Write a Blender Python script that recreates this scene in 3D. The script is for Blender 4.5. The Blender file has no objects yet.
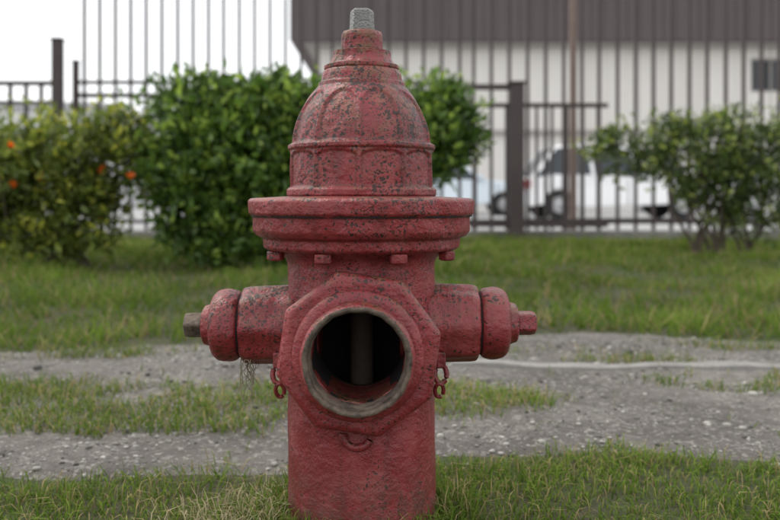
import bpy, math, random
import numpy as np
from mathutils import Vector, Matrix
random.seed(4); rng=np.random.default_rng(7)
S=bpy.context.scene; COL=S.collection
S.view_settings.view_transform='Standard'
try: S.view_settings.look='None'
except: pass
S.view_settings.exposure=0
# ------------------------------------------------------------ helpers
def obj(name,me,parent=None,mat=None,loc=(0,0,0)):
    o=bpy.data.objects.new(name,me); COL.objects.link(o); o.location=loc
    if parent: o.parent=parent
    if mat and me: me.materials.append(mat)
    return o
def empty(name,loc=(0,0,0),rz=0):
    o=bpy.data.objects.new(name,None); COL.objects.link(o); o.location=loc; o.rotation_euler[2]=rz
    o.empty_display_size=.2; return o
def mesh(name,v,f,smooth=None):
    me=bpy.data.meshes.new(name); me.from_pydata([tuple(p) for p in v],[],[tuple(p) for p in f]); me.validate(); me.update()
    if smooth is not None:
        me.shade_smooth(); me.set_sharp_from_angle(angle=math.radians(smooth))
    return me
def fast_mesh(name,V,F,colors=None,mi=None):
    me=bpy.data.meshes.new(name); n=len(V); m,k=F.shape
    me.vertices.add(n); me.vertices.foreach_set('co',V.astype(np.float32).ravel())
    me.loops.add(m*k); me.loops.foreach_set('vertex_index',F.astype(np.int32).ravel())
    me.polygons.add(m); me.polygons.foreach_set('loop_start',(np.arange(m)*k).astype(np.int32))
    me.update(calc_edges=True)
    if colors is not None:
        a=me.color_attributes.new('Col','FLOAT_COLOR','POINT')
        c=np.ones((n,4),np.float32); c[:,:3]=colors; a.data.foreach_set('color',c.ravel())
    return me
def roundp(pts,r=.002,n=3):
    P=[np.array(p,float) for p in pts]; out=[P[0]]
    for i in range(1,len(P)-1):
        a,b,c=P[i-1],P[i],P[i+1]; la=np.linalg.norm(a-b); lc=np.linalg.norm(c-b)
        rr=min(r,la*.42,lc*.42)
        if rr<1e-5: out.append(b); continue
        p0=b+(a-b)/la*rr; p1=b+(c-b)/lc*rr
        for k in range(n+1):
            t=k/n; out.append((1-t)**2*p0+2*t*(1-t)*b+t*t*p1)
    out.append(P[-1]); return out
def lathe(name,prof,n=64,axis='Z',origin=(0,0,0),r=.002,smooth=50,fn=None,phase=0,closed=False,maxseg=0):
    P=roundp(prof,r) if r else prof
    if maxseg:
        Q=[]
        for a,b in zip(P[:-1],P[1:]):
            a=np.array(a,float);b=np.array(b,float); c=max(1,int(np.linalg.norm(b-a)/maxseg))
            Q+=[a+(b-a)*j/c for j in range(c)]
        P=Q+[np.array(P[-1],float)]
    v=[];f=[]
    for (rad,h) in P:
        for k in range(n):
            a=2*math.pi*k/n+phase; rr=rad+(fn(a,h,rad) if fn else 0)
            c,s=rr*math.cos(a),rr*math.sin(a)
            if axis=='Z': p=(c,s,h)
            elif axis=='Y': p=(c,h,s)
            else: p=(h,c,s)
            v.append((p[0]+origin[0],p[1]+origin[1],p[2]+origin[2]))
    m=len(P)
    for j in range(m-1 if not closed else m):
        j2=(j+1)%m
        for k in range(n):
            k2=(k+1)%n; f.append((j*n+k,j*n+k2,j2*n+k2,j2*n+k))
    if not closed:
        f.append(tuple(range(n))[::-1]); f.append(tuple((m-1)*n+k for k in range(n)))
    me=mesh(name,v,f)
    import bmesh
    bm=bmesh.new(); bm.from_mesh(me); bmesh.ops.recalc_face_normals(bm,faces=bm.faces); bm.to_mesh(me); bm.free()
    if smooth is not None: me.shade_smooth(); me.set_sharp_from_angle(angle=math.radians(smooth))
    return me
BOXF=[(0,3,2,1),(4,5,6,7),(0,1,5,4),(1,2,6,5),(2,3,7,6),(3,0,4,7)]
def boxv(x0,x1,y0,y1,z0,z1): return [(x0,y0,z0),(x1,y0,z0),(x1,y1,z0),(x0,y1,z0),(x0,y0,z1),(x1,y0,z1),(x1,y1,z1),(x0,y1,z1)]
def boxes(name,L):
    v=[];f=[]
    for b in L:
        o=len(v); v+= boxv(*b) if not isinstance(b[0],tuple) else list(b); f+=[tuple(i+o for i in q) for q in BOXF]
    return mesh(name,v,f)
def bevel(o,w,seg=2):
    m=o.modifiers.new('bevel','BEVEL'); m.width=w; m.segments=seg; m.limit_method='ANGLE'; m.angle_limit=math.radians(35); return o
def beam(p,q,w,d=None):
    p=Vector(p);q=Vector(q);t=(q-p).normalized(); u=t.cross(Vector((0,1,0)));
    if u.length<.01: u=t.cross(Vector((1,0,0)))
    u.normalize(); w2=t.cross(u); d=d or w
    c=[]
    for e in (p,q):
        for a,b in ((-1,-1),(1,-1),(1,1),(-1,1)): c.append(tuple(e+u*a*w/2+w2*b*d/2))
    return tuple(c)
def tube(pts,rads,n=8):
    v=[];f=[];pts=[Vector(p) for p in pts]
    ref=Vector((.13,.21,.97)).normalized()
    for i,p in enumerate(pts):
        t=(pts[min(i+1,len(pts)-1)]-pts[max(i-1,0)]).normalized()
        r0=ref if abs(t.dot(ref))<.95 else Vector((1,0,0))
        u=t.cross(r0).normalized(); w=t.cross(u)
        for k in range(n):
            a=2*math.pi*k/n; v.append(p+(u*math.cos(a)+w*math.sin(a))*rads[i])
    for i in range(len(pts)-1):
        for k in range(n): f.append((i*n+k,i*n+(k+1)%n,(i+1)*n+(k+1)%n,(i+1)*n+k))
    f.append(tuple(range(n))[::-1]); f.append(tuple((len(pts)-1)*n+k for k in range(n)))
    return v,f
def tubes(name,L,n=8):
    v=[];f=[]
    for pts,r in L:
        a,b=tube(pts,r,n); o=len(v); v+=[tuple(x) for x in a]; f+=[tuple(i+o for i in q) for q in b]
    return mesh(name,v,f,60)
# ------------------------------------------------------------ node helper
class M:
    def __init__(s,name):
        s.m=bpy.data.materials.new(name); s.m.use_nodes=True; s.t=s.m.node_tree; s.b=s.t.nodes['Principled BSDF']; s.out=s.t.nodes['Material Output']
        s.tc=s.t.nodes.new('ShaderNodeTexCoord')
    def n(s,typ,**k):
        x=s.t.nodes.new(typ)
        for a,b in k.items(): setattr(x,a,b)
        return x
    def l(s,a,b): s.t.links.new(a,b)
    def noise(s,scale,detail=4,rough=.55,vec=None,dist=0):
        x=s.n('ShaderNodeTexNoise'); x.inputs['Scale'].default_value=scale; x.inputs['Detail'].default_value=detail
        x.inputs['Roughness'].default_value=rough; x.inputs['Distortion'].default_value=dist
        s.l(vec or s.tc.outputs['Object'],x.inputs['Vector']); return x.outputs['Fac']
    def voro(s,scale,feature='F1',out='Distance',vec=None):
        x=s.n('ShaderNodeTexVoronoi',feature=feature); x.inputs['Scale'].default_value=scale
        s.l(vec or s.tc.outputs['Object'],x.inputs['Vector']); return x.outputs[out]
    def warp(s,scale,amt):
        nn=s.n('ShaderNodeTexNoise'); nn.inputs['Scale'].default_value=scale; s.l(s.tc.outputs['Object'],nn.inputs['Vector'])
        add=s.n('ShaderNodeVectorMath',operation='MULTIPLY_ADD'); s.l(nn.outputs['Color'],add.inputs[0]); add.inputs[1].default_value=(amt,)*3; s.l(s.tc.outputs['Object'],add.inputs[2]); return add.outputs[0]
    def ramp(s,fac,stops):
        x=s.n('ShaderNodeValToRGB'); e=x.color_ramp.elements
        while len(e)<len(stops): e.new(.5)
        for i,(p,c) in enumerate(stops):
            e[i].position=p; e[i].color=(c,c,c,1) if isinstance(c,(int,float)) else (*c,1)
        s.l(fac,x.inputs[0]); return x.outputs['Color']
    def mix(s,f,a,b,mode='MIX'):
        x=s.n('ShaderNodeMix',data_type='RGBA',blend_type=mode)
        for i,v in ((0,f),(6,a),(7,b)):
            if isinstance(v,bpy.types.NodeSocket): s.l(v,x.inputs[i])
            else: x.inputs[i].default_value=v if i==0 else (*v,1)
        return x.outputs[2]
    def math(s,op,a,b=0.0):
        x=s.n('ShaderNodeMath',operation=op)
        for i,v in ((0,a),(1,b)):
            if isinstance(v,bpy.types.NodeSocket): s.l(v,x.inputs[i])
            else: x.inputs[i].default_value=v
        return x.outputs[0]
    def mapr(s,v,a,b,c=0.,d=1.):
        x=s.n('ShaderNodeMapRange'); s.l(v,x.inputs[0])
        for i,q in enumerate((a,b,c,d)): x.inputs[i+1].default_value=q
        return x.outputs[0]
    def xyz(s,sock=None):
        x=s.n('ShaderNodeSeparateXYZ'); s.l(sock or s.tc.outputs['Object'],x.inputs[0]); return x.outputs
    def bump(s,h,strength=.5,dist=.01,prev=None):
        x=s.n('ShaderNodeBump'); x.inputs['Strength'].default_value=strength; x.inputs['Distance'].default_value=dist
        s.l(h,x.inputs['Height'])
        if prev: s.l(prev,x.inputs['Normal'])
        return x.outputs[0]
    def col(s,c): 
        if isinstance(c,bpy.types.NodeSocket): s.l(c,s.b.inputs['Base Color'])
        else: s.b.inputs['Base Color'].default_value=(*c,1)
    def rough(s,r):
        if isinstance(r,bpy.types.NodeSocket): s.l(r,s.b.inputs['Roughness'])
        else: s.b.inputs['Roughness'].default_value=r
    def nrm(s,n): s.l(n,s.b.inputs['Normal'])
def simple(name,c,rough=.6,var=.25,scale=6,metal=0,bumpv=0):
    m=M(name); f=m.noise(scale,3)
    m.col(m.mix(f,tuple(x*(1-var) for x in c),tuple(min(1,x*(1+var)) for x in c))); m.rough(rough); m.b.inputs['Metallic'].default_value=metal
    if bumpv: m.nrm(m.bump(m.noise(scale*6,3),bumpv,.01))
    return m.m
# ------------------------------------------------------------ materials
def red_paint():
    m=M('weathered_red_paint'); z=m.xyz()[2]
    geo=m.n('ShaderNodeNewGeometry'); nz=m.xyz(geo.outputs['Normal'])[2]
    med=m.noise(17,6,.68)
    base=m.mix(m.ramp(m.noise(8,4,.65),[(.3,0),(.7,1)]),(.175,.017,.023),(.285,.038,.042))
    base=m.mix(m.math('MULTIPLY',m.ramp(med,[(.5,0),(.7,1)]),.45),base,(.36,.10,.09))
    mp=m.n('ShaderNodeMapping'); mp.inputs['Scale'].default_value=(55,55,5); m.l(m.tc.outputs['Object'],mp.inputs[0])
    st=m.ramp(m.noise(1,3,.6,vec=mp.outputs[0]),[(.48,0),(.74,1)])
    base=m.mix(m.math('MULTIPLY',st,.55),base,(.075,.016,.015))
    upz=m.mapr(z,.42,.62); upn=m.mapr(nz,.1,.9)
    dens=m.math('MAXIMUM',upz,upn)
    dirtn=m.noise(48,6,.75)
    dirt=m.math('MULTIPLY',m.ramp(dirtn,[(.46,0),(.60,1)]),m.math('MULTIPLY',dens,.8))
    base=m.mix(dirt,base,(.17,.105,.05))
    pt=m.math('MULTIPLY',m.mapr(geo.outputs['Pointiness'],.495,.45,0,1),m.ramp(dirtn,[(.3,.3),(.6,1)]))  # grime plus occlusion-like shade painted into concave edges
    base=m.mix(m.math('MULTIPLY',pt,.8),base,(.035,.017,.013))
    area=m.noise(11,3,.6)
    d2=m.math('ADD',m.mapr(z,.12,.60,.03,.19),m.math('ADD',m.mapr(area,.42,.72,-.06,.12),m.mapr(nz,0,1,0,.10)))
    wv=m.warp(120,.012)
    v1=m.voro(120,vec=wv); v2=m.voro(240,vec=wv)
    s1=m.math('LESS_THAN',v1,m.math('ADD',d2,.13)); s2=m.math('LESS_THAN',v2,m.math('ADD',d2,.15))
    s1=m.math('MULTIPLY',s1,m.math('GREATER_THAN',m.noise(34,2,.6),.45))
    big=m.math('GREATER_THAN',m.noise(62,4,.7),m.math('SUBTRACT',.715,m.math('MULTIPLY',d2,.41)))
    spots=m.math('MAXIMUM',m.math('MAXIMUM',s1,m.math('MULTIPLY',s2,m.math('GREATER_THAN',area,.47))),big)
    base=m.mix(m.math('MULTIPLY',spots,.92),base,(.024,.013,.010))
    cr=m.voro(13,'DISTANCE_TO_EDGE',vec=m.warp(60,.035)); crk=m.math('MULTIPLY',m.math('LESS_THAN',cr,.008),m.math('GREATER_THAN',m.noise(8,2),.57))
    base=m.mix(m.math('MULTIPLY',crk,.8),base,(.045,.014,.012))
    foot=m.math('MULTIPLY',m.mapr(z,.12,.03,0,1),m.ramp(dirtn,[(.35,0),(.6,1)]))
    base=m.mix(m.math('MULTIPLY',foot,.75),base,(.06,.05,.035))
    m.col(base)
    m.rough(m.ramp(med,[(.3,(.32,)*3),(.7,(.60,)*3)]))
    h=m.math('ADD',m.noise(150,3,.65),m.math('MULTIPLY',m.noise(24,2,.5),2.4)); m.nrm(m.bump(h,.75,.0028))
    m.b.inputs['Specular IOR Level'].default_value=.5
    return m.m
RED=red_paint()
def rim_mat():
    m=M('corroded_bronze'); b=m.mix(m.ramp(m.noise(60,6,.7),[(.35,0),(.65,1)]),(.036,.026,.022),(.18,.135,.10))
    b=m.mix(m.ramp(m.noise(25,4),[(.56,0),(.7,.8)]),b,(.14,.026,.028)); m.col(b); m.rough(.7); m.b.inputs['Metallic'].default_value=.2
    m.nrm(m.bump(m.noise(160,3),.6,.002)); return m.m
RIM=rim_mat()
IRON=simple('bare_steel',(.20,.20,.19),.45,.5,60,.7,.5)
INNER=simple('dark_interior',(.012,.008,.007),.95,.4,30)  # near-black colour puts the shade inside the hydrant into the material
RODM=simple('rusty_rod',(.06,.042,.032),.8,.5,40)
FENCE=simple('fence_paint_brown',(.055,.040,.038),.55,.3,3)
def concrete(name,c1,c2,sc=3):
    m=M(name); b=m.mix(m.ramp(m.noise(sc,6,.7),[(.3,0),(.7,1)]),c1,c2); b=m.mix(m.ramp(m.noise(sc*14,4,.7),[(.5,0),(.8,.6)]),b,tuple(x*.45 for x in c1)); m.col(b); m.rough(.9); return m.m
CONC=concrete('weathered_concrete',(.17,.16,.15),(.30,.29,.27),9)
LOT=concrete('lot_concrete',(.28,.28,.28),(.42,.42,.42),.6)
def ground_mat():
    m=M('soil_and_turf'); n1=m.noise(1.7,5,.65); n2=m.noise(26,5,.75); n3=m.noise(150,4,.8)
    b=m.mix(m.ramp(n1,[(.38,0),(.6,1)]),(.085,.070,.038),(.055,.085,.018)); b=m.mix(m.ramp(n2,[(.4,0),(.7,.7)]),b,(.036,.046,.015))
    b=m.mix(m.ramp(n3,[(.45,0),(.65,.8)]),b,(.02,.02,.009)); m.col(b); m.rough(.95); m.nrm(m.bump(n3,.8,.008)); return m.m
GROUND=ground_mat()
def path_mat():
    m=M('gravel_and_dirt'); big=m.noise(1.6,6,.7,dist=.6)
    b=m.mix(m.ramp(big,[(.38,0),(.62,1)]),(.085,.074,.064),(.235,.216,.195))
    mid=m.noise(14,5,.75); b=m.mix(m.ramp(mid,[(.4,0),(.65,.65)]),b,(.095,.084,.072))
    wv=m.warp(45,.03)
    sep=m.xyz(m.voro(120,'F1','Color',wv))[0]; b=m.mix(m.ramp(sep,[(.72,0),(.98,.8)]),b,(.34,.32,.29))
    fine=m.noise(240,3,.85); b=m.mix(m.ramp(fine,[(.45,0),(.65,.75)]),b,(.042,.037,.031))
    m.col(b); m.rough(.92); m.nrm(m.bump(m.math('ADD',m.math('MULTIPLY',fine,-.5),mid),.9,.008)); return m.m
PATH=path_mat()
def vcol(name,rough=.55,trans=.35,tcol=1.6,spec=.4):
    m=M(name); a=m.n('ShaderNodeVertexColor',layer_name='Col'); m.l(a.outputs[0],m.b.inputs['Base Color']); m.rough(rough)
    m.b.inputs['Specular IOR Level'].default_value=spec
    if trans:
        tr=m.n('ShaderNodeBsdfTranslucent'); mul=m.n('ShaderNodeVectorMath',operation='SCALE'); mul.inputs['Scale'].default_value=tcol
        m.l(a.outputs[0],mul.inputs[0]); m.l(mul.outputs[0],tr.inputs[0])
        mx=m.n('ShaderNodeMixShader'); mx.inputs[0].default_value=trans; m.l(m.b.outputs[0],mx.inputs[1]); m.l(tr.outputs[0],mx.inputs[2]); m.l(mx.outputs[0],m.out.inputs[0])
    return m.m
def dif(name,k=.3):
    m=M(name); a=m.n('ShaderNodeVertexColor',layer_name='Col'); d=m.n('ShaderNodeBsdfDiffuse'); m.l(a.outputs[0],d.inputs[0])
    if k:
        tr=m.n('ShaderNodeBsdfTranslucent'); mul=m.n('ShaderNodeVectorMath',operation='SCALE'); mul.inputs['Scale'].default_value=1.5
        m.l(a.outputs[0],mul.inputs[0]); m.l(mul.outputs[0],tr.inputs[0]); mx=m.n('ShaderNodeMixShader'); mx.inputs[0].default_value=k
        m.l(d.outputs[0],mx.inputs[1]); m.l(tr.outputs[0],mx.inputs[2]); m.l(mx.outputs[0],m.out.inputs[0])
    else: m.l(d.outputs[0],m.out.inputs[0])
    return m.m
LEAF=vcol('leaf_material',.40,.33,1.6,.5); GRASSM=dif('grass_material',.25); STONE=dif('stone_material',0)
BARK=simple('bark',(.09,.07,.05),.9,.4,25)
# ------------------------------------------------------------ terrain height
def H(x,y):
    x=np.asarray(x,float);y=np.asarray(y,float)
    near=np.exp(-((y-4)/6)**4)
    h=.010*np.sin(1.9*x+.7*y)+.008*np.sin(3.1*y-1.3*x+1)+.005*np.sin(5.3*x+4.1*y)
    r=np.hypot(x+.037,y-1.14)
    h=h*near*np.clip((r-.1)/.5,0,1)
    h=h+.010*np.exp(-(r/.38)**4)
    h=h+.036*np.exp(-((y-2.06-.04*np.sin(2*x))/.12)**2)/(1+np.exp((x+.05)*9))*near
    h=h+.012*np.exp(-((y-1.75)/.15)**2)/(1+np.exp((x-.3)*9))
    bank=np.clip((y-2.7)/1.2,0,1)*near*np.clip((9-y)/3,0,1)
    h=h+(.05+.018*np.sin(1.7*x+1.1*y)*np.sin(2.3*y-.9*x+2))*bank
    return h
def Hn(x,y):
    return .5+.18*np.sin(6.1*x+2.3*np.sin(3.7*y))+.16*np.sin(9.7*y+1.9*np.sin(5.1*x)+1)+.12*np.sin(17*x+13*y+2*np.sin(11*x-7*y))+.10*np.sin(31*x-23*y+2)
def grid(name,xs,ys,zf,mat,yf=None):
    X,Y=np.meshgrid(xs,ys)
    if yf: Y=yf(X,Y)
    V=np.stack([X,Y,zf(X,Y)],-1).reshape(-1,3); nx,ny=len(xs),len(ys)
    i=(np.arange(ny-1)[:,None]*nx+np.arange(nx-1)[None]).ravel()
    me=fast_mesh(name,V,np.stack([i,i+1,i+nx+1,i+nx],1)); me.shade_smooth(); return obj(name,me,None,mat)
fx=np.concatenate([[-400,-150,-60,-30,-15,-8,-6],np.arange(-5,5.01,.07),[6,8,15,30,60,150,400]])
fy=np.concatenate([[-300,-100,-40,-15,-5,-2,-1],np.arange(-.5,10.01,.07),[10.5,11,12,15,20,30,50,90,160,300,600]])
grid('ground',fx,fy,H,GROUND)
px_=np.concatenate([[-30,-20,-12,-8],np.arange(-6,6.01,.03),[8,12,20,30]])
def e0(x): return 1.37+.10*np.tanh(x/.7)*.9+.025*np.sin(7*x)+.015*np.sin(17*x+1)
def e1(x): return 2.60+.06*np.sin(3*x)+.03*np.sin(9*x+2)+.06*np.clip(x,-1,1)
vs=np.linspace(0,1,50)
def pz(X,Y):
    v=(Y-e0(X))/(e1(X)-e0(X)); edge=np.clip(np.minimum(v,1-v)*25,0,1)
    return H(X,Y)+(-.006+.014*edge)+.003*np.sin(40*X+33*Y)*np.sin(27*Y-19*X)*edge*.6
grid('gravel_path',px_,vs,pz,PATH,yf=lambda X,Y:e0(X)+Y*(e1(X)-e0(X)))
grid('parking_lot',np.linspace(-30,40,30),np.linspace(10.6,60,30),lambda X,Y:X*0+.012,LOT)
# ------------------------------------------------------------ grass
def blades(P,hgt,wid,lean,col,seg=True):
    n=len(P); a=rng.uniform(0,2*np.pi,n); d=np.stack([np.cos(a),np.sin(a),a*0],1)
    b=rng.uniform(0,2*np.pi,n); L=np.stack([np.cos(b),np.sin(b),b*0],1)*(lean*hgt)[:,None]
    w=d*wid[:,None]/2; up=np.zeros((n,3)); up[:,2]=hgt
    tip=P+L+up*(1-.35*np.clip(lean,0,1.5))[:,None]
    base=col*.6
    if seg:
        mid=P+L*.35+up*.62
        V=np.stack([P-w,P+w,mid+w*.75,mid-w*.75,tip-w*.06,tip+w*.06],1).reshape(-1,3); i=np.arange(n)*6
        F=np.concatenate([np.stack([i,i+1,i+2,i+3],1),np.stack([i+3,i+2,i+5,i+4],1)])
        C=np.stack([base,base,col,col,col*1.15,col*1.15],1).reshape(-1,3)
    else:
        V=np.stack([P-w,P+w,tip],1).reshape(-1,3); i=np.arange(n)*3; F=np.stack([i,i+1,i+2],1)
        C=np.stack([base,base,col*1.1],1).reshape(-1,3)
    return V,F,C
def gcol(n,x,y,dry=.12,k=1.0):
    t=rng.random(n)[:,None]; patch=np.clip(Hn(x*.35,y*.35),0,1)[:,None]
    g=np.array([.082,.155,.020])*(1-t)+np.array([.175,.240,.046])*t
    g=g*(.65+.6*patch)*k; d=rng.random(n)<dry*(.4+1.2*patch[:,0]); g[d]=np.array([.37,.30,.15])*rng.uniform(.6,1.1,(d.sum(),1)); return g
def scatter(n,x0,x1,y0,y1,dens):
    x=rng.uniform(x0,x1,n);y=rng.uniform(y0,y1,n); k=rng.random(n)<dens(x,y); x,y=x[k],y[k]
    return np.stack([x,y,H(x,y)-.002],1)
def sm(t): return np.clip(t,0,1)
hyd=(-.037,1.14)
def d_fore(x,y):
    e=e0(x)+.04+.08*(Hn(x*2,y*2)-.5)
    return sm((e-y)/.10)*(.5+.5*sm((Hn(x*1.3+4,y*1.9)-.2)*2.2))*(np.hypot(x-hyd[0],y-hyd[1])>.098)
P=scatter(66000,-1.35,1.35,.78,1.6,d_fore); n=len(P)
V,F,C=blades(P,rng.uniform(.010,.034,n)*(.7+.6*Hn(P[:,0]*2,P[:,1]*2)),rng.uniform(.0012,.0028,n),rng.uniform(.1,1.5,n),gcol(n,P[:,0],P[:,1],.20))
m_=2800; a=rng.uniform(0,2*np.pi,m_); r=.10+np.abs(rng.normal(0,.035,m_)); left=rng.random(m_)<.35
x=hyd[0]+r*np.cos(a); y=hyd[1]+r*np.sin(a); x[left]=hyd[0]-.10-np.abs(rng.normal(0,.07,left.sum())); y[left]=hyd[1]-.05+rng.normal(0,.06,left.sum())
k=np.hypot(x-hyd[0],y-hyd[1])>.099; x,y,left=x[k],y[k],left[k]; P2=np.stack([x,y,H(x,y)],1); n2=len(P2); c2=gcol(n2,x,y,.2); c2[left&(rng.random(n2)<.6)]=(.40,.35,.22)
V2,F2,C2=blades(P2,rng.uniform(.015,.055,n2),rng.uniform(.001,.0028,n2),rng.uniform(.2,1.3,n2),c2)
F2=F2+len(V)
def leaves(cent,dirs,size,col,wr=.42,fold=.25):
    n=len(cent); d=dirs/np.linalg.norm(dirs,axis=1)[:,None]
    r=rng.normal(size=(n,3)); s=np.cross(d,r); s/=np.linalg.norm(s,axis=1)[:,None]; nn=np.cross(s,d)
    L=size[:,None]; tip=cent+d*L-nn*L*.12; m1=cent+d*L*.38; m2=cent+d*L*.75
    A=m1+s*L*wr*.5+nn*L*fold*.3; B=m1-s*L*wr*.5+nn*L*fold*.3; A2=m2+s*L*wr*.36+nn*L*fold*.1; B2=m2-s*L*wr*.36+nn*L*fold*.1
    V=np.stack([cent,A,A2,tip,B2,B],1).reshape(-1,3); i=np.arange(n)*6
    F=np.concatenate([np.stack([i,i+1,i+2,i+3],1),np.stack([i,i+3,i+4,i+5],1)])
    return V,F,np.repeat(col,6,0)
obj('foreground_grass',fast_mesh('foreground_grass',np.concatenate([V,V2]),np.concatenate([F,F2]),np.concatenate([C,C2])),None,GRASSM)
def d_strip(x,y):
    c=1.74+.03*np.sin(3*x); wdt=.17*sm((.42-x)/.35)+.02
    a=sm((wdt-np.abs(y-c)+.07*(Hn(x*1.5,y*2)-.5))/.05)*sm((.5-x)/.2)*sm((Hn(x*.9+1,y*2)-.12)*3)
    b=sm((.06-np.abs(y-2.33-.03*np.sin(4*x)))/.04)*sm((-x+.1)*5)*sm((Hn(x*1.3,y)-.35)*3)*.7
    c_=sm((.12-np.hypot((x-.80)*.5,y-2.0))/.05)*sm((Hn(x*2,y*2)-.35)*4)*.8
    d_=sm((.06-np.hypot((x-.62)*.3,y-2.22))/.04)*.6+sm((.06-np.hypot((x-1.0)*.6,y-1.75))/.04)*.5
    f_=sm((.10-np.abs(y-2.42))/.05)*sm((Hn(x*1.1+3,y*1.5)-.5)*4)*.5
    e_=.03*(Hn(x*2,y*2)>.70)
    return np.maximum.reduce([a,b,c_,d_,e_,f_])
P=scatter(115000,-2.0,2.0,1.4,2.55,d_strip); n=len(P)
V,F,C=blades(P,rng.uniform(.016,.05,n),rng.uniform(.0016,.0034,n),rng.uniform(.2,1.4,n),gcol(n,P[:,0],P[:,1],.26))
obj('verge_grass',fast_mesh('verge_grass',V,F,C),None,GRASSM)
def d_far(x,y):
    e=e1(x)-.02+.1*(Hn(x,y)-.5); return sm((y-e)/.12)*(.40+.6*sm((Hn(x*.8,y*.7)-.25)*2))*np.clip(3.0/y,0,1)*(np.abs(x)<.58*y+.3)
P=scatter(300000,-5.6,5.6,2.5,9.2,d_far); n=len(P); D=P[:,1]
lush=sm((Hn(P[:,0]*.5+2,P[:,1]*.5)-.2)*1.6)
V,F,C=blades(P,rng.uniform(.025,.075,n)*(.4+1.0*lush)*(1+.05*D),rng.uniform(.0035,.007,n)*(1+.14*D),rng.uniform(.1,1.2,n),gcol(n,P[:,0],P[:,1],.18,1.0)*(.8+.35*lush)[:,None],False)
obj('grass_bank',fast_mesh('grass_bank',V,F,C),None,GRASSM)
# ------------------------------------------------------------ pebbles
phi=(1+5**.5)/2
IV=np.array([(-1,phi,0),(1,phi,0),(-1,-phi,0),(1,-phi,0),(0,-1,phi),(0,1,phi),(0,-1,-phi),(0,1,-phi),(phi,0,-1),(phi,0,1),(-phi,0,-1),(-phi,0,1)],float); IV/=np.linalg.norm(IV[0])
IF=np.array([(0,11,5),(0,5,1),(0,1,7),(0,7,10),(0,10,11),(1,5,9),(5,11,4),(11,10,2),(10,7,6),(7,1,8),(3,9,4),(3,4,2),(3,2,6),(3,6,8),(3,8,9),(4,9,5),(2,4,11),(6,2,10),(8,6,7),(9,8,1)])
n=22000; x=rng.uniform(-1.9,1.9,n); y=rng.uniform(1.25,2.66,n); k=(y>e0(x)-.05)&(y<e1(x))&(rng.random(n)<.2+.8*sm((Hn(x*1.7,y*1.7)-.35)*3)); x,y=x[k],y[k]; n=len(x)
s=.0013+.0035*rng.random(n)**3+.006*(rng.random(n)>.975)*rng.uniform(.4,1.1,n)
sc=np.stack([s*rng.uniform(.8,1.6,n),s*rng.uniform(.8,1.6,n),s*rng.uniform(.5,.9,n)],1)
V=IV[None]*(1+rng.uniform(-.25,.25,(n,12,1)))*sc[:,None,:]; a=rng.uniform(0,6.28,n); ca,sa=np.cos(a)[:,None],np.sin(a)[:,None]
V=np.stack([V[...,0]*ca-V[...,1]*sa,V[...,0]*sa+V[...,1]*ca,V[...,2]],-1)
V+=np.stack([x,y,pz(x,y)+s*.2],1)[:,None]
g=rng.uniform(.07,.42,n); c=np.stack([g*1.04,g,g*.92],1); C=np.repeat(c,12,0)
F=(IF[None]+(np.arange(n)*12)[:,None,None]).reshape(-1,3)
obj('gravel_stones',fast_mesh('gravel_stones',V.reshape(-1,3),F,C),None,STONE)
v=[];f=[]; xs=np.linspace(.15,6,160)
for i,xx in enumerate(xs):
    yc=2.13+.03*math.sin(1.4*xx)+.004*math.sin(11*xx); z=float(H(xx,yc))+.004; top=.013+.002*math.sin(9*xx)+.002*math.sin(31*xx)
    w=.034+.006*math.sin(17*xx)+.004*math.sin(41*xx)
    v+=[(xx,yc-w,z-.02),(xx,yc-w*.8,z+top*.8),(xx,yc-w*.3,z+top),(xx,yc+w*.4,z+top),(xx,yc+w*.8,z+top*.7),(xx,yc+w,z-.02)]
    if i:
        o=(i-1)*6
        for k in range(5): f.append((o+k,o+6+k,o+7+k,o+k+1))
f+=[(0,1,2,3,4,5)]
obj('concrete_edging',mesh('concrete_edging',v,f,50),None,CONC)
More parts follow.
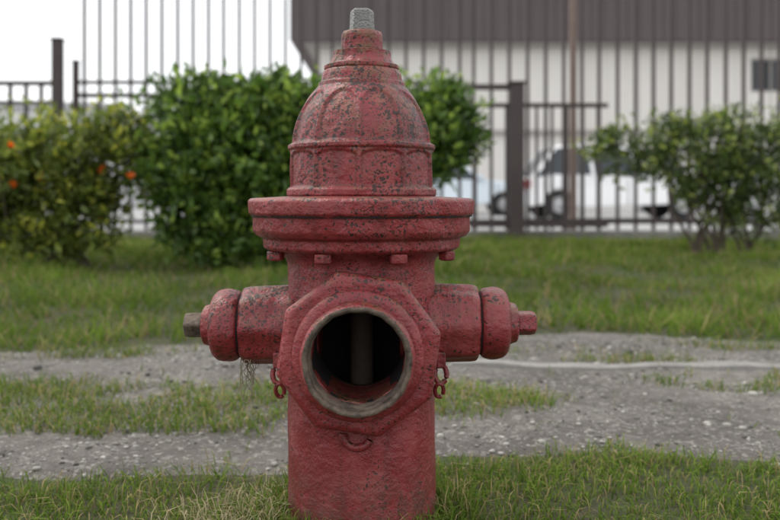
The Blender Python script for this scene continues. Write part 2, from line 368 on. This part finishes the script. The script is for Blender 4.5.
# ------------------------------------------------------------ foliage
def bush(name,blobs,ntwig,leafn,size,c1,c2,tipc,base,stems,flower=None,gap=.0,sc=1.0):
    if sc!=1:
        blobs=[(q[0]*sc,q[1]*sc,.43+(q[2]-.43)*sc,q[3]*sc,q[4]*sc,q[5]*sc) for q in blobs]; base=(base[0]*sc,base[1]*sc); stems=[(a*sc,b*sc,c) for a,b,c in stems]
    root=empty(name,(base[0],base[1],0)); g0=float(H(base[0],base[1]))
    vol=np.array([q[3]*q[4]*q[5] for q in blobs]); pk=rng.choice(len(blobs),ntwig,p=vol/vol.sum())
    B=np.array(blobs)[pk]; u=rng.normal(size=(ntwig,3)); u/=np.linalg.norm(u,axis=1)[:,None]
    lump=1+.15*np.sin(u[:,0]*9+B[:,0]*7)*np.sin(u[:,2]*8+B[:,2]*5)+.13*rng.normal(size=ntwig)
    rr=rng.random(ntwig)**.33*lump; c=B[:,:3]+u*B[:,3:6]*rr[:,None]
    k=c[:,2]>g0+.06
    if gap: k&=Hn(c[:,0]*1.6+c[:,1],c[:,2]*2.2+c[:,1]*2)>gap
    c,u,rr=c[k],u[k],rr[k]
    m=len(c); tint=rng.random(m)
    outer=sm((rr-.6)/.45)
    cc=np.repeat(c,leafn,0); N=len(cc); ang=rng.normal(size=(N,3)); ang[:,2]+=.5
    dirs=ang+np.repeat(u,leafn,0)*.9; start=cc+rng.normal(size=(N,3))*size*.55
    t=np.repeat(tint,leafn)[:,None]; o=np.repeat(outer,leafn)[:,None]
    col=(np.array(c1)*(1-t)+np.array(c2)*t)*(.42+.66*o)  # leaf colour darkened inwards, painting the shade inside the bush
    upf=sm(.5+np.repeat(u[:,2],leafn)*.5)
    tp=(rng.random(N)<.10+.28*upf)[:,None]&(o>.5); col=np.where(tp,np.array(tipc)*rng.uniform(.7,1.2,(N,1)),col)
    V,F,C=leaves(start,dirs,rng.uniform(.6,1.25,N)*size,col)
    obj('foliage',fast_mesh(name+'_foliage',V-np.array([base[0],base[1],0]),F,C),root,LEAF)
    T=[]
    for sx,sy,sr in stems:
        for k in range(5):
            q=blobs[rng.integers(len(blobs))]; e=np.array(q[:3])+rng.normal(size=3)*np.array(q[3:6])*.5
            if abs(e[0]-sx)>.45: e[0]=sx+.35*np.sign(e[0]-sx)
            p0=np.array([sx+rng.normal()*.03,sy+rng.normal()*.03,-.02]); mid=p0*.5+e*.5+rng.normal(size=3)*.05; mid[2]=max(mid[2],.15)
            p1=p0*.75+mid*.25+np.array([0,0,.05])
            o3=np.array([base[0],base[1],0]); T.append(([p0-o3,p1-o3,mid-o3,e-o3],[sr,sr*.85,sr*.6,sr*.25]))
    obj('branches',tubes(name+'_branches',T,6),root,BARK)
    if flower:
        fc,nf=flower; k=np.where((rr>.85)&(u[:,1]<.0)&(c[:,2]>.3)&(c[:,2]<.72))[0]; k=rng.choice(k,nf); fv=[];ff=[];fcs=[]
        for q in k:
            n5=7; ctr=np.repeat((c[q]+u[q]*.04)[None],n5*2,0); dd=rng.normal(size=(n5*2,3))+u[q]*1.2
            V,F,C=leaves(ctr,dd,rng.uniform(.018,.032,n5*2),np.array(fc)[None]*rng.uniform(.7,1.1,(n5*2,1)),.8); 
            ff.append(F+sum(len(z) for z in fv)); fv.append(V); fcs.append(C)
        obj('flowers',fast_mesh(name+'_flowers',np.concatenate(fv)-np.array([base[0],base[1],0]),np.concatenate(ff),np.concatenate(fcs)),root,LEAF)
    return root
G1=(.048,.105,.015);G2=(.125,.215,.034);GT=(.29,.40,.065)
bush('hedge',[(-1.12,5.1,.62,.33,.36,.32),(-.80,5.1,.68,.36,.38,.36),(-.45,5.15,.74,.34,.36,.33),(-.15,5.2,.70,.34,.36,.34),(.16,5.2,.78,.26,.3,.3),(.36,5.2,.84,.20,.25,.25),(-1.05,5.05,.34,.30,.3,.22),(-.6,5.05,.36,.34,.3,.22),(-.2,5.1,.36,.3,.3,.2),(-1.14,5.1,.99,.30,.25,.16),(-.65,5.1,1.02,.28,.25,.13),(-.9,5.1,1.03,.26,.25,.11),(.32,5.2,1.03,.17,.2,.11),(-1.0,5.05,.20,.22,.25,.14),(-.7,5.0,.20,.2,.25,.14)],
     4000,8,.058,G1,G2,GT,(-.4,5.15),[(-1.0,5.1,.013),(-.65,5.1,.013),(-.3,5.1,.013),(.05,5.15,.012)],sc=.93)
bush('flowering_shrub',[(-2.35,5.15,.60,.34,.34,.30),(-2.0,5.1,.62,.30,.34,.31),(-1.68,5.1,.67,.26,.3,.29),(-2.6,5.2,.5,.35,.35,.3),(-2.9,5.2,.5,.35,.35,.3),(-1.80,5.05,.33,.28,.25,.22),(-2.35,5.1,.34,.28,.25,.2),(-1.55,5.1,.80,.16,.2,.17),(-2.0,5.0,.18,.24,.22,.12)],
     2600,7,.048,(.080,.118,.018),(.20,.26,.04),(.42,.43,.06),(-2.1,5.15),[(-2.3,5.15,.011),(-1.95,5.1,.012),(-1.75,5.1,.011),(-2.7,5.1,.011)],flower=((.85,.22,.02),16),sc=.93)
bush('shrub',[(1.75,6.3,.76,.32,.3,.18),(2.2,6.3,.76,.36,.35,.27),(2.6,6.3,.78,.38,.35,.30),(2.38,6.3,.48,.27,.3,.22),(2.68,6.3,.42,.32,.3,.24),(1.60,6.3,.84,.16,.2,.12),(3.0,6.35,.7,.3,.3,.30),(2.0,6.3,.95,.2,.2,.10),(2.5,6.3,1.0,.2,.2,.09)],
     1600,7,.052,(.055,.098,.022),(.145,.21,.042),(.31,.36,.08),(2.3,6.3),[(2.2,6.3,.016),(2.4,6.3,.016),(2.6,6.3,.014)],gap=.34)
bush('shrub',[(3.6,6.6,.5,.4,.35,.35),(4.1,6.7,.55,.4,.35,.4)],700,7,.055,(.045,.085,.018),(.115,.185,.036),(.25,.32,.06),(3.8,6.6),[(3.6,6.6,.016),(4.0,6.6,.016)],gap=.25)
# ------------------------------------------------------------ fences
FY=9.3
def fence(name,x0,x1,y,z0,z1,step,w,rails,posts,origin=None,rz=0):
    root=empty(name,(x0,y,0),rz); L=x1-x0; pk=[]
    xx=step/2
    while xx<L:
        j=random.uniform(-.004,.004); pk.append((xx-w/2+j,xx+w/2+j,-w/2,w/2,z0,z1)); xx+=step
    obj('pickets',boxes(name+'_pickets',pk),root,FENCE)
    for i,(z,h) in enumerate(rails): bevel(obj('rail_%d'%i,boxes('rail',[(0,L,-w*.5-.014,-w*.5-.001,z-h/2,z+h/2)]),root,FENCE),.003)
    for i,(p,pw,pz1) in enumerate(posts): 
        o=obj('post_%d'%i,boxes('post',[(p-pw/2,p+pw/2,-pw/2-.03,pw/2-.03,0,pz1)]),root,FENCE); bevel(o,.006)
        cap=obj('post_cap_%d'%i,boxes('cap',[(p-pw*.62,p+pw*.62,-pw*.62-.03,pw*.62-.03,pz1,pz1+.025)]),root,FENCE); bevel(cap,.008)
    return root
fence('metal_fence',-3.36,-.30,FY,.10,3.1,.166,.030,[(.20,.04),(1.55,.05),(1.69,.04),(2.95,.05)],[(.0,.06,1.9)])
fence('metal_fence',.80,9.5,FY,.10,3.1,.193,.034,[(.20,.05),(2.95,.05)],[(4.6,.09,3.12),(8.6,.09,3.12)])
fence('metal_fence',-.30,.80,FY,.10,3.1,.19,.034,[(.20,.04),(1.68,.05),(2.95,.05)],[])
fence('low_metal_fence',-8.5,-3.38,FY-.3,.06,1.66,.16,.034,[(.16,.045),(1.44,.04),(1.64,.05)],[(5.06,.10,2.08),(2.4,.10,1.9),(0,.1,1.9)])
g=fence('metal_gate',.82,2.28,FY-.22,.12,1.42,.16,.028,[(.17,.05),(1.42,.05)],[(.50,.15,1.64)])
obj('gate_top_bar',boxes('tb',[(-.05,.43,-.05,.0,1.58,1.64)]),g,FENCE)
p=obj('fence_plinth',boxes('plinth',[(-9,10,9.2,9.42,-.05,.105)]),None,CONC); bevel(p,.012)
def pole():
    r=empty('utility_pole',(2.06,9.75,0)); obj('shaft',lathe('shaft',[(.042,0),(.042,.3),(.034,6.5)],16,r=0),r,simple('pole_paint',(.24,.17,.14),.6))
    obj('base_plate',lathe('bp',[(.11,0),(.11,.03),(.06,.04),(.05,.1)],16,r=.003),r,FENCE); obj('cap',lathe('c',[(.042,6.5),(.042,6.53),(.01,6.56)],16,r=.003),r,FENCE)
pole()
# ------------------------------------------------------------ building
def building():
    D=31; r=empty('office_building',(0,D,0)); k=D/867
    wallm=M('cream_wall'); st=wallm.n('ShaderNodeMapping'); st.inputs['Scale'].default_value=(1.2,1,.12); wallm.l(wallm.tc.outputs['Object'],st.inputs[0])
    wallm.col(wallm.mix(wallm.ramp(wallm.noise(1,6,.6,vec=st.outputs[0]),[(.4,0),(.8,1)]),(.74,.71,.67),(.62,.59,.55))); wallm.rough(.85)
    fas=M('brown_metal_cladding'); fas.col(fas.mix(fas.noise(.6,5),(.075,.058,.060),(.115,.09,.09))); fas.rough(.6)
    glass=M('dark_glass'); glass.col((.02,.024,.03)); glass.rough(.12)
    trim=simple('trim_grey',(.34,.32,.30),.6)
    xl=-2.5; top=.43+153*k
    W=34
    obj('front_wall',boxes('w',[(xl,12.9,0,.3,0,top),(12.9,15.0,0,.3,0,.43+108*k),(12.9,15.0,0,.3,.43+142*k,top),(15.0,W,0,.3,0,top)]),r,wallm.m)
    obj('side_wall',boxes('w',[(xl,xl+.3,.301,16,0,top),(W-.3,W,.301,16,0,top),(xl+.3,W-.3,15.7,16,0,top)]),r,wallm.m)
    obj('window_glass',boxes('g',[(12.9,15.0,.15,.18,.43+108*k,.43+142*k)]),r,glass.m)
    fr=[(12.9,15.0,.08,.14,.43+108*k,.43+110*k),(12.9,15.0,.08,.14,.43+140*k,.43+142*k)]+[(q,q+.07,.06,.135,.43+108*k,.43+142*k) for q in (12.9,13.6,14.3,14.93)]
    obj('window_frame',boxes('f',fr),r,trim)
    joints=[(q,q+.03,-.012,-.002,.2,top-.002) for q in np.arange(xl+2,W,4.7)]
    obj('wall_joints',boxes('j',joints),r,trim)
    obj('shade_ledge',boxes('l',[(xl-.05,W,-.18,-.013,.43+66*k,.43+70*k)]),r,trim)  # added grey strip standing in for a faint shade line across the wall
    obj('soffit_beam',boxes('b',[(xl-.5,W,-.5,17,top+.001,top+.12)]),r,trim)
    obj('fascia',boxes('fa',[(xl-1,W+.5,-.7,17.1,top+.121,top+2.6)]),r,fas.m)
    ribs=[(q,q+.06,-.74,-.701,top+.14,top+2.58) for q in np.arange(xl-.95,W,.42)]
    obj('fascia_ribs',boxes('ri',ribs),r,fas.m)
    obj('roof_coping',boxes('rc',[(xl-1.1,W+.6,-.8,17.2,top+2.601,top+2.72)]),r,trim)
    obj('door',boxes('d',[(9.0,10.2,-.05,-.013,0.0,2.2)]),r,glass.m); obj('door_frame',boxes('df',[(8.9,8.99,-.08,-.013,0,2.3),(10.21,10.3,-.08,-.013,0,2.3),(8.99,10.21,-.08,-.013,2.21,2.3)]),r,trim)
building()
def shed(name,x,y,w,d,h,c):
    r=empty(name,(x,y,0)); m=simple(name+'_wall',c,.85,.12,.8); dk=simple(name+'_dark',(.07,.08,.09),.3)
    obj('walls',boxes('w',[(-w/2,w/2,0,d,0,h)]),r,m); obj('roof',boxes('r',[(-w/2-.4,w/2+.4,-.5,d+.5,h+.001,h+.3)]),r,simple(name+'_roof',(.45,.45,.46),.6))
    wn=[(q,q+1.5,-.04,-.002,h-2.2,h-1.0) for q in np.arange(-w/2+1,w/2-2,2.6)]+[(q,q+1.5,-.04,-.002,.9,2.1) for q in np.arange(-w/2+1,w/2-2,2.6)]
    obj('windows',boxes('wi',wn),r,dk); obj('sills',boxes('s',[(a-.1,b+.1,-.12,-.045,e-.1,e-.01) for a,b,_,_,e,_ in wn]),r,m)
shed('white_house',-26,46,21,10,5.3,(.78,.78,.79))
shed('warehouse',-10.2,58,12,10,6.2,(.72,.72,.74))
# ------------------------------------------------------------ cars
def car(x,y,rz,paint,L=4.3,hh=1.48):
    r=empty('parked_car',(x,y,.012),rz); pm=M('car_paint'); pm.col(paint); pm.rough(.25); pm.b.inputs['Coat Weight'].default_value=.6; pm=pm.m
    gl=M('car_glass'); gl.col((.03,.04,.05)); gl.rough(.06); gl=gl.m; rub=simple('tyre_rubber',(.02,.02,.02),.8); al=simple('wheel_alloy',(.45,.45,.46),.35,.1,5,.8)
    h=L/2; W=.85; pts=[(-h,.45),(-h+.02,.75),(-h+.1,.93),(-h+.55,.98),(.55,.95),(h-.75,.90),(h-.12,.76),(h,.58),(h-.02,.32)]
    def arch(cx):
        return [(cx+.36*math.cos(t),.30+.36*math.sin(t)) for t in np.linspace(0.05,math.pi-.05,9)]
    low=[(h-.1,.24)]+[(h-.5,.24)]+arch(h-.85)+[(-h+1.2,.24)]+arch(-h+.8)+[(-h+.1,.26)]
    pr=pts+low; n=len(pr); v=[]
    for sgn in (-1,1):
        for a,b in pr: v.append((a,sgn*(W-(.07 if b>.85 else 0)-(.04 if b<.3 else 0)-(.12 if abs(a)>h-.15 else 0)),b))
    f=[tuple(range(n)),tuple(range(2*n-1,n-1,-1))]+[(i,i+n,(i+1)%n+n,(i+1)%n) for i in range(n)]
    o=obj('body',mesh('body',v,f,35),r,pm); bevel(o,.03,3)
    bl=(-h+.25,h-1.35); tl=(-h+.75,h-2.15); zb,zt=.93,hh-.05; wb,wt=.76,.60
    gv=[(bl[0],-wb,zb),(bl[1],-wb,zb),(bl[1],wb,zb),(bl[0],wb,zb),(tl[0],-wt,zt),(tl[1],-wt,zt),(tl[1],wt,zt),(tl[0],wt,zt)]
    bevel(obj('windows',mesh('gh',gv,BOXF),r,gl),.03)
    bevel(obj('roof',mesh('rf',[(tl[0]-.08,-wt-.02,zt-.02),(tl[1]+.06,-wt-.02,zt-.02),(tl[1]+.06,wt+.02,zt-.02),(tl[0]-.08,wt+.02,zt-.02),(tl[0]+.1,-wt+.08,hh),(tl[1]-.15,-wt+.08,hh),(tl[1]-.15,wt-.08,hh),(tl[0]+.1,wt-.08,hh)],BOXF),r,pm),.03,3)
    P=[]
    for s in (-1,1):
        for a,b in ((bl[0],tl[0]),(bl[1],tl[1])): P.append(beam((a,s*(wb+.005),zb),(b,s*(wt+.005),zt),.08))
        mid=(bl[0]+bl[1])/2-.1; P.append(beam((mid,s*(wb+.008),zb),(mid-.05,s*(wt+.008),zt),.07))
    obj('pillars',boxes('pi',P),r,pm)
    for i,(wx,wy) in enumerate(((h-.85,-.72),(h-.85,.72),(-h+.8,-.72),(-h+.8,.72))):
        obj('tyre_%d'%i,lathe('ty',[(.2,-.1),(.30,-.1),(.315,-.07),(.315,.07),(.30,.1),(.2,.1)],28,'Y',(wx,wy,.312),.01),r,rub)
        sd=-1 if wy<0 else 1; obj('hub_%d'%i,lathe('hu',[(.19,0),(.17,.03*sd),(.05,.02*sd),(.03,.035*sd)],10,'Y',(wx,wy+sd*.1,.312),0),r,al)
    lm=simple('lamp_red',(.35,.01,.01),.2); lw=simple('lamp_clear',(.7,.7,.7),.1)
    obj('tail_lamps',boxes('t',[(-h-.01,-h+.16,s*.74-.1,s*.74+.03,.68,.86) for s in (-1,1)]),r,lm); obj('head_lamps',boxes('t',[(h-.22,h-.03,s*.66-.12,s*.66+.09,.60,.72) for s in (-1,1)]),r,lw)
    obj('mirrors',boxes('m',[(bl[1]-.25,bl[1]-.1,s*.90-.07,s*.90+.07,.98,1.10) for s in (-1,1)]),r,pm)
    obj('door_seams',boxes('ds',[(q,q+.012,s*.853-.003,s*.853+.003,.32,.84) for q in (-.95,.1,1.05 if L>4 else .9) for s in (-1,1)]),r,rub)
car(1.75,23.5,0,(.66,.74,.80),4.2,1.50)
car(5.0,19.6,math.radians(4),(.85,.85,.85),4.4,1.62)
car(-2.6,23,0,(.6,.6,.62),4.3,1.45)
car(9.6,20.4,math.radians(-3),(.75,.75,.75),4.3,1.48)
# ------------------------------------------------------------ FIRE HYDRANT
HY=empty('fire_hydrant',(hyd[0],hyd[1],0)); k=1.14/867
def Z(py): return .43+(200-py)*k
def R(p): return p*k
bar=obj('barrel',lathe('barrel',[(R(70),-.06),(R(73.5),-.05),(R(73.5),.02),(R(73),.2),(R(73),Z(262)),(R(76),Z(255)),(R(84),Z(250)),(R(84),Z(247)),(R(40),Z(247)),(R(62),Z(256)),(R(64),Z(270)),(R(64),-.04),(R(30),-.05)],128,r=.004,maxseg=.007,fn=lambda a,h,r:.0006*math.sin(5*a+h*30)+.0004*math.sin(11*a-h*60)),HY,RED)
cut=obj('cutter',lathe('cutter',[(.0605,-.2),(.0605,-.01)],64,'Y',(0,0,.2475),r=0),None)
cut.location=HY.location
mod=bar.modifiers.new('b','BOOLEAN'); mod.operation='DIFFERENCE'; mod.object=cut; mod.solver='EXACT'
bpy.context.view_layer.update(); dg=bpy.context.evaluated_depsgraph_get()
nm=bpy.data.meshes.new_from_object(bar.evaluated_get(dg)); bar.modifiers.clear(); bar.data=nm
bpy.data.objects.remove(cut); nm.shade_smooth(); nm.set_sharp_from_angle(angle=math.radians(40))
nm.materials.clear(); nm.materials.append(RED); nm.materials.append(INNER)
for p in nm.polygons:
    c=p.center; nx=p.normal
    inward=(nx[0]*c[0]+nx[1]*c[1])<0 and math.hypot(c[0],c[1])<R(70) and c[2]<Z(250)
    p.material_index=1 if inward or (c[1]<-.02 and math.hypot(c[0],c[2]-.2475)<.0612) else 0
obj('stem_rod',lathe('rod',[(.015,-.03),(.015,Z(249))],24,r=0),HY,RODM)
obj('bonnet_flange',lathe('fl',[(R(70),Z(248.5)),(R(93),Z(249)),(R(97),Z(246)),(R(97.5),Z(237)),(R(103),Z(235)),(R(107),Z(230)),(R(108),Z(216)),(R(112),Z(213)),(R(112.5),Z(201)),(R(110),Z(198.3)),(R(78),Z(196.5)),(R(40),Z(196))],200,r=.0022,
    fn=lambda a,h,r:.0007*math.sin(9*a+h*90)+.0005*math.sin(23*a)+.0004*math.sin(41*a+h*200)),HY,RED)
obj('gasket',lathe('ga',[(R(60),Z(216.2)),(R(109.6),Z(216.2)),(R(109.6),Z(214.2)),(R(60),Z(214.2))],96,r=0),HY,INNER)
NP=10
prof=[(73.5,196.4),(74.5,195),(74.5,190),(72.5,187.5),(72.2,175),(71.7,160),(71.3,151),(73,149.5),(73,146),(70.8,144.5),(69.8,136),(67.5,126),(64.2,117),(60.2,109),(55,101),(49.5,94),(45,89),(43.5,87.5),(43.2,84),(40.5,82.5),(39.5,76),(38,72),(36.5,70.5),(37.2,69.5),(37.2,66.5),(33,65),(30,60),(29,56.5),(29,52.5),(24,51.5),(20.5,50),(20.5,36),(19,32.5),(15,31.2),(8,31)]
pp=[]
for i in range(len(prof)-1):
    a,b=prof[i],prof[i+1]; m_=max(1,int(math.hypot(a[0]-b[0],a[1]-b[1])/1.0))
    for j in range(m_): t=j/m_; pp.append((R(a[0]+(b[0]-a[0])*t),Z(a[1]+(b[1]-a[1])*t)))
pp.append((R(8),Z(31)))
def ss(e0_,e1_,x): t=min(1,max(0,(x-e0_)/(e1_-e0_))); return t*t*(3-2*t)
def dome(a,h,r):
    py=200-(h-.43)/k; d=.00035*math.sin(7*a+h*70)+.0003*math.sin(17*a-h*120)
    u=((a+.32)/(2*math.pi)*NP)%1*2-1
    arc=1-math.sqrt(max(0,1-min(1,abs(u)/.93)**2))
    if 150<py<189:
        top=153+6*arc
        d+=-.0026*ss(.97,.87,abs(u))*ss(top-1.5,top+1.5,py)*ss(188.5,186,py)+.0008*ss(.90,1,abs(u))
    elif 86<py<146:
        topy=93+20*arc
        d+=-.0034*ss(.97,.84,abs(u))*ss(topy-1,topy+4,py)*ss(145.5,142,py)
    return d
obj('bonnet',lathe('bonnet',pp,400,r=0,smooth=60,fn=dome),HY,RED)
nut=obj('operating_nut',lathe('nut',[(.0178,Z(32)),(.0178,Z(28)),(.0168,Z(12)),(.0150,Z(9.8)),(.002,Z(9.5))],5,r=.001,smooth=25,phase=.3),HY,IRON); bevel(nut,.0012)
for i in range(8):
    a=math.radians(22.5+45*i)+.02; x,y=.117*math.cos(a),.117*math.sin(a)
    o=obj('bolt_head_%d'%i,lathe('bh',[(.0115,Z(249)),(.0115,Z(257)),(.006,Z(258.5)),(.002,Z(258.6))],6,origin=(x,y,0),r=.001,smooth=30,phase=random.random()),HY,RED); bevel(o,.0016)
zc=.2495
obj('pumper_boss',lathe('pb',[(.0575,-.03),(.086,-.03),(.0885,-.085),(.0885,-.109),(.0575,-.109)],96,'Y',(0,0,zc),r=.002,closed=True),HY,RED)
o=obj('pumper_flange',lathe('pf',[(.0585,-.105),(.1005,-.105),(.1005,-.122),(.094,-.128),(.0585,-.130)],8,'Y',(0,0,zc-.001),r=0,smooth=20,closed=True,phase=math.radians(14)),HY,RED); bevel(o,.003,3)
obj('pumper_shoulder',lathe('ps',[(.0585,-.127),(.078,-.127),(.0765,-.136),(.069,-.140),(.0585,-.1405)],96,'Y',(0,0,zc-.001),r=.003,closed=True),HY,RED)
obj('pumper_collar',lathe('pc',[(.0575,-.05),(.0615,-.10),(.0655,-.139),(.0655,-.158),(.0635,-.164),(.0615,-.166),(.0590,-.1655),(.0575,-.161),(.0575,-.15)],128,'Y',(0,0,zc-.002),r=.0015,closed=True,fn=lambda a,h,r:.0004*math.sin(5*a)+.0003*math.sin(13*a)),HY,RED)
pr=[(.0550,-.128)]
hh=-.130
while hh>-.160: pr+=[(.0548,hh),(.0561,hh-.0014)]; hh-=.0030
pr+=[(.0560,-.163),(.0572,-.1664),(.0605,-.1674),(.0622,-.1662),(.0610,-.163),(.0580,-.15),(.0570,-.128)]
obj('pumper_thread_rim',lathe('pt',pr,128,'Y',(0,0,zc-.002),r=0,closed=True,smooth=60,fn=lambda a,h,r:.0003*math.sin(7*a)+.0003*math.sin(19*a)),HY,RIM)
obj('pumper_bore',lathe('bo',[(.0572,-.02),(.0572,-.134),(.0560,-.134),(.0560,-.02)],96,'Y',(0,0,zc-.002),r=0,closed=True),HY,INNER)  # lining sleeve in near-black, so the bore's shade is painted on
for sx,tag in ((-1,'l'),(1,'r')):
    o=.004 if sx<0 else 0
    z0=Z(325) if sx<0 else Z(323)
    e=lambda L:[(r,sx*(h+o)) for r,h in L]
    q=obj('hose_boss_'+tag,lathe('hb',e([(.046,.05),(.052,.085),(.0500,.103),(.0490,.143),(.0475,.150),(.0445,.1525),(.038,.1535)]),64,'X',(0,0,z0),r=.004,fn=lambda a,h,r:(.0018*math.cos(8*a)+.0004*math.sin(3*a+h*80))*(1. if r>.03 else 0)),HY,RED)
    obj('hose_gasket_'+tag,lathe('hg',e([(.034,.150),(.041,.1515),(.041,.157),(.03,.158)]),48,'X',(0,0,z0),r=.001),HY,INNER)
    obj('hose_cap_'+tag,lathe('hc',e([(.034,.1545),(.0425,.1555),(.0455,.160),(.0470,.168),(.0468,.176),(.0445,.185),(.038,.191),(.029,.1930),(.0275,.1935),(.026,.197),(.0245,.2025),(.021,.2045),(.010,.205)]),72,'X',(0,0,z0),r=.004,smooth=70,fn=lambda a,h,r:.0005*math.sin(6*a)+.0003*math.sin(17*a+h*300)),HY,RED)
    nt=obj('cap_nut_'+tag,lathe('cn',e([(.0175,.2035),(.0172,.222),(.0160,.2275),(.012,.229),(.002,.2292)]),5,'X',(0,0,z0),r=.0008,smooth=25,phase=.5 if sx<0 else 1.1),HY,RED if sx>0 else RIM); bevel(nt,.0025,3)
def loop(cx,cz,rx,rz,y,a0,a1,r,n=18,tilt=0):
    return ([(cx+rx*math.cos(t),y+tilt*math.sin(t),cz+rz*math.sin(t)) for t in np.linspace(a0,a1,n)],[r]*n)
def X(px,D=1.10): return (px-390)/867*D-hyd[0]
def ZZ(py,D=1.10): return .43+(200-py)/867*D
for tag,cx in (('l',278),('r',441)):
    x=X(cx); L=[loop(x,ZZ(375),.0075,.011,-.035,0,2*math.pi,.0034,tilt=.003),loop(x+(.002 if tag=='l' else -.002),ZZ(391),.0055,.0095,-.037,-.5,2*math.pi-1.0,.0027,tilt=-.005),
       ([(x,-.03,ZZ(357)),(x,-.035,ZZ(366))],[.006,.005])]
    obj('chain_hook_'+tag,tubes('ch',L,10),HY,RED)
    lg=obj('chain_lug_'+tag,boxes('lug',[(x-.006,x+.006,-.045,-.01,ZZ(368),ZZ(352))]),HY,RED); bevel(lg,.002)
zz=.43+(200-436)/867*1.04; 
L=[loop(X(357,1.04),zz,.0175,.0150,-.0985,math.radians(170),math.radians(382),.0048,24)]
obj('cap_chain_shackle',tubes('sh',L,12),HY,RED)
lg=obj('shackle_lug',lathe('sl',[(.0095,-.088),(.009,-.098),(.005,-.1005),(.001,-.101)],20,'Y',(X(357,1.04),0,zz+.010),r=.001),HY,RED)
T=[]
for i in range(18):
    x=-.147+random.gauss(0,.004); y=random.uniform(-.03,.01); z=.226; pts=[];dx=random.gauss(0,.006); ln=random.uniform(.02,.055)
    for j in range(7):
        t=j/6; pts.append((x+dx*t+.004*math.sin(7*t+i)+random.gauss(0,.0008),y+.003*math.sin(5*t+i*2),z-ln*t+(.012*max(0,t-.7) if i%3==0 else 0)))
    T.append((pts,[.0005]*7))
# one looped strand
T.append(([(-.147+.008*math.sin(t),-.03,.198+.028*math.cos(t)) for t in np.linspace(0,2*math.pi,20)],[.0007]*20))
obj('dried_roots',tubes('roots',T,4),HY,simple('straw',(.26,.22,.16),.9))
# ------------------------------------------------------------ light
el,az=55,-60
w=bpy.data.worlds.new('World'); S.world=w; w.use_nodes=True; t=w.node_tree; bg=t.nodes['Background']
sky=t.nodes.new('ShaderNodeTexSky'); sky.sky_type='NISHITA'; sky.sun_disc=False; sky.sun_elevation=math.radians(el); sky.sun_rotation=math.radians(az); sky.dust_density=4; sky.air_density=1
tc=t.nodes.new('ShaderNodeTexCoord'); ns=t.nodes.new('ShaderNodeTexNoise'); ns.inputs['Scale'].default_value=2.2; ns.inputs['Detail'].default_value=6
t.links.new(tc.outputs['Generated'],ns.inputs['Vector'])
rp=t.nodes.new('ShaderNodeValToRGB'); rp.color_ramp.elements[0].position=.3; rp.color_ramp.elements[0].color=(.88,.90,.93,1); rp.color_ramp.elements[1].position=.6; rp.color_ramp.elements[1].color=(1,1,1,1); t.links.new(ns.outputs['Fac'],rp.inputs[0])
sc=t.nodes.new('ShaderNodeVectorMath'); sc.operation='SCALE'; sc.inputs['Scale'].default_value=11; t.links.new(rp.outputs[0],sc.inputs[0])
mx=t.nodes.new('ShaderNodeMix'); mx.data_type='RGBA'; mx.inputs[0].default_value=.83; t.links.new(sky.outputs[0],mx.inputs[6]); t.links.new(sc.outputs[0],mx.inputs[7])
t.links.new(mx.outputs[2],bg.inputs[0]); bg.inputs[1].default_value=.15
sl=bpy.data.lights.new('sun','SUN'); sl.energy=1.5; sl.angle=math.radians(14); sl.color=(1,.95,.87); so=bpy.data.objects.new('sun',sl); COL.objects.link(so)
a=math.radians(az); e=math.radians(el); sd=Vector((math.sin(a)*math.cos(e),math.cos(a)*math.cos(e),math.sin(e)))
so.rotation_euler=sd.to_track_quat('Z','Y').to_euler(); so.location=(0,0,8)
# ------------------------------------------------------------ camera
cd=bpy.data.cameras.new('camera'); co=bpy.data.objects.new('camera',cd); COL.objects.link(co); co.location=(0,0,.43); co.rotation_euler=(math.radians(90),0,0)
cd.sensor_width=36; cd.lens=40; cd.shift_y=-60/780; cd.clip_end=2000; cd.clip_start=.02
cd.dof.use_dof=True; cd.dof.focus_distance=1.03; cd.dof.aperture_fstop=4.8
S.camera=co
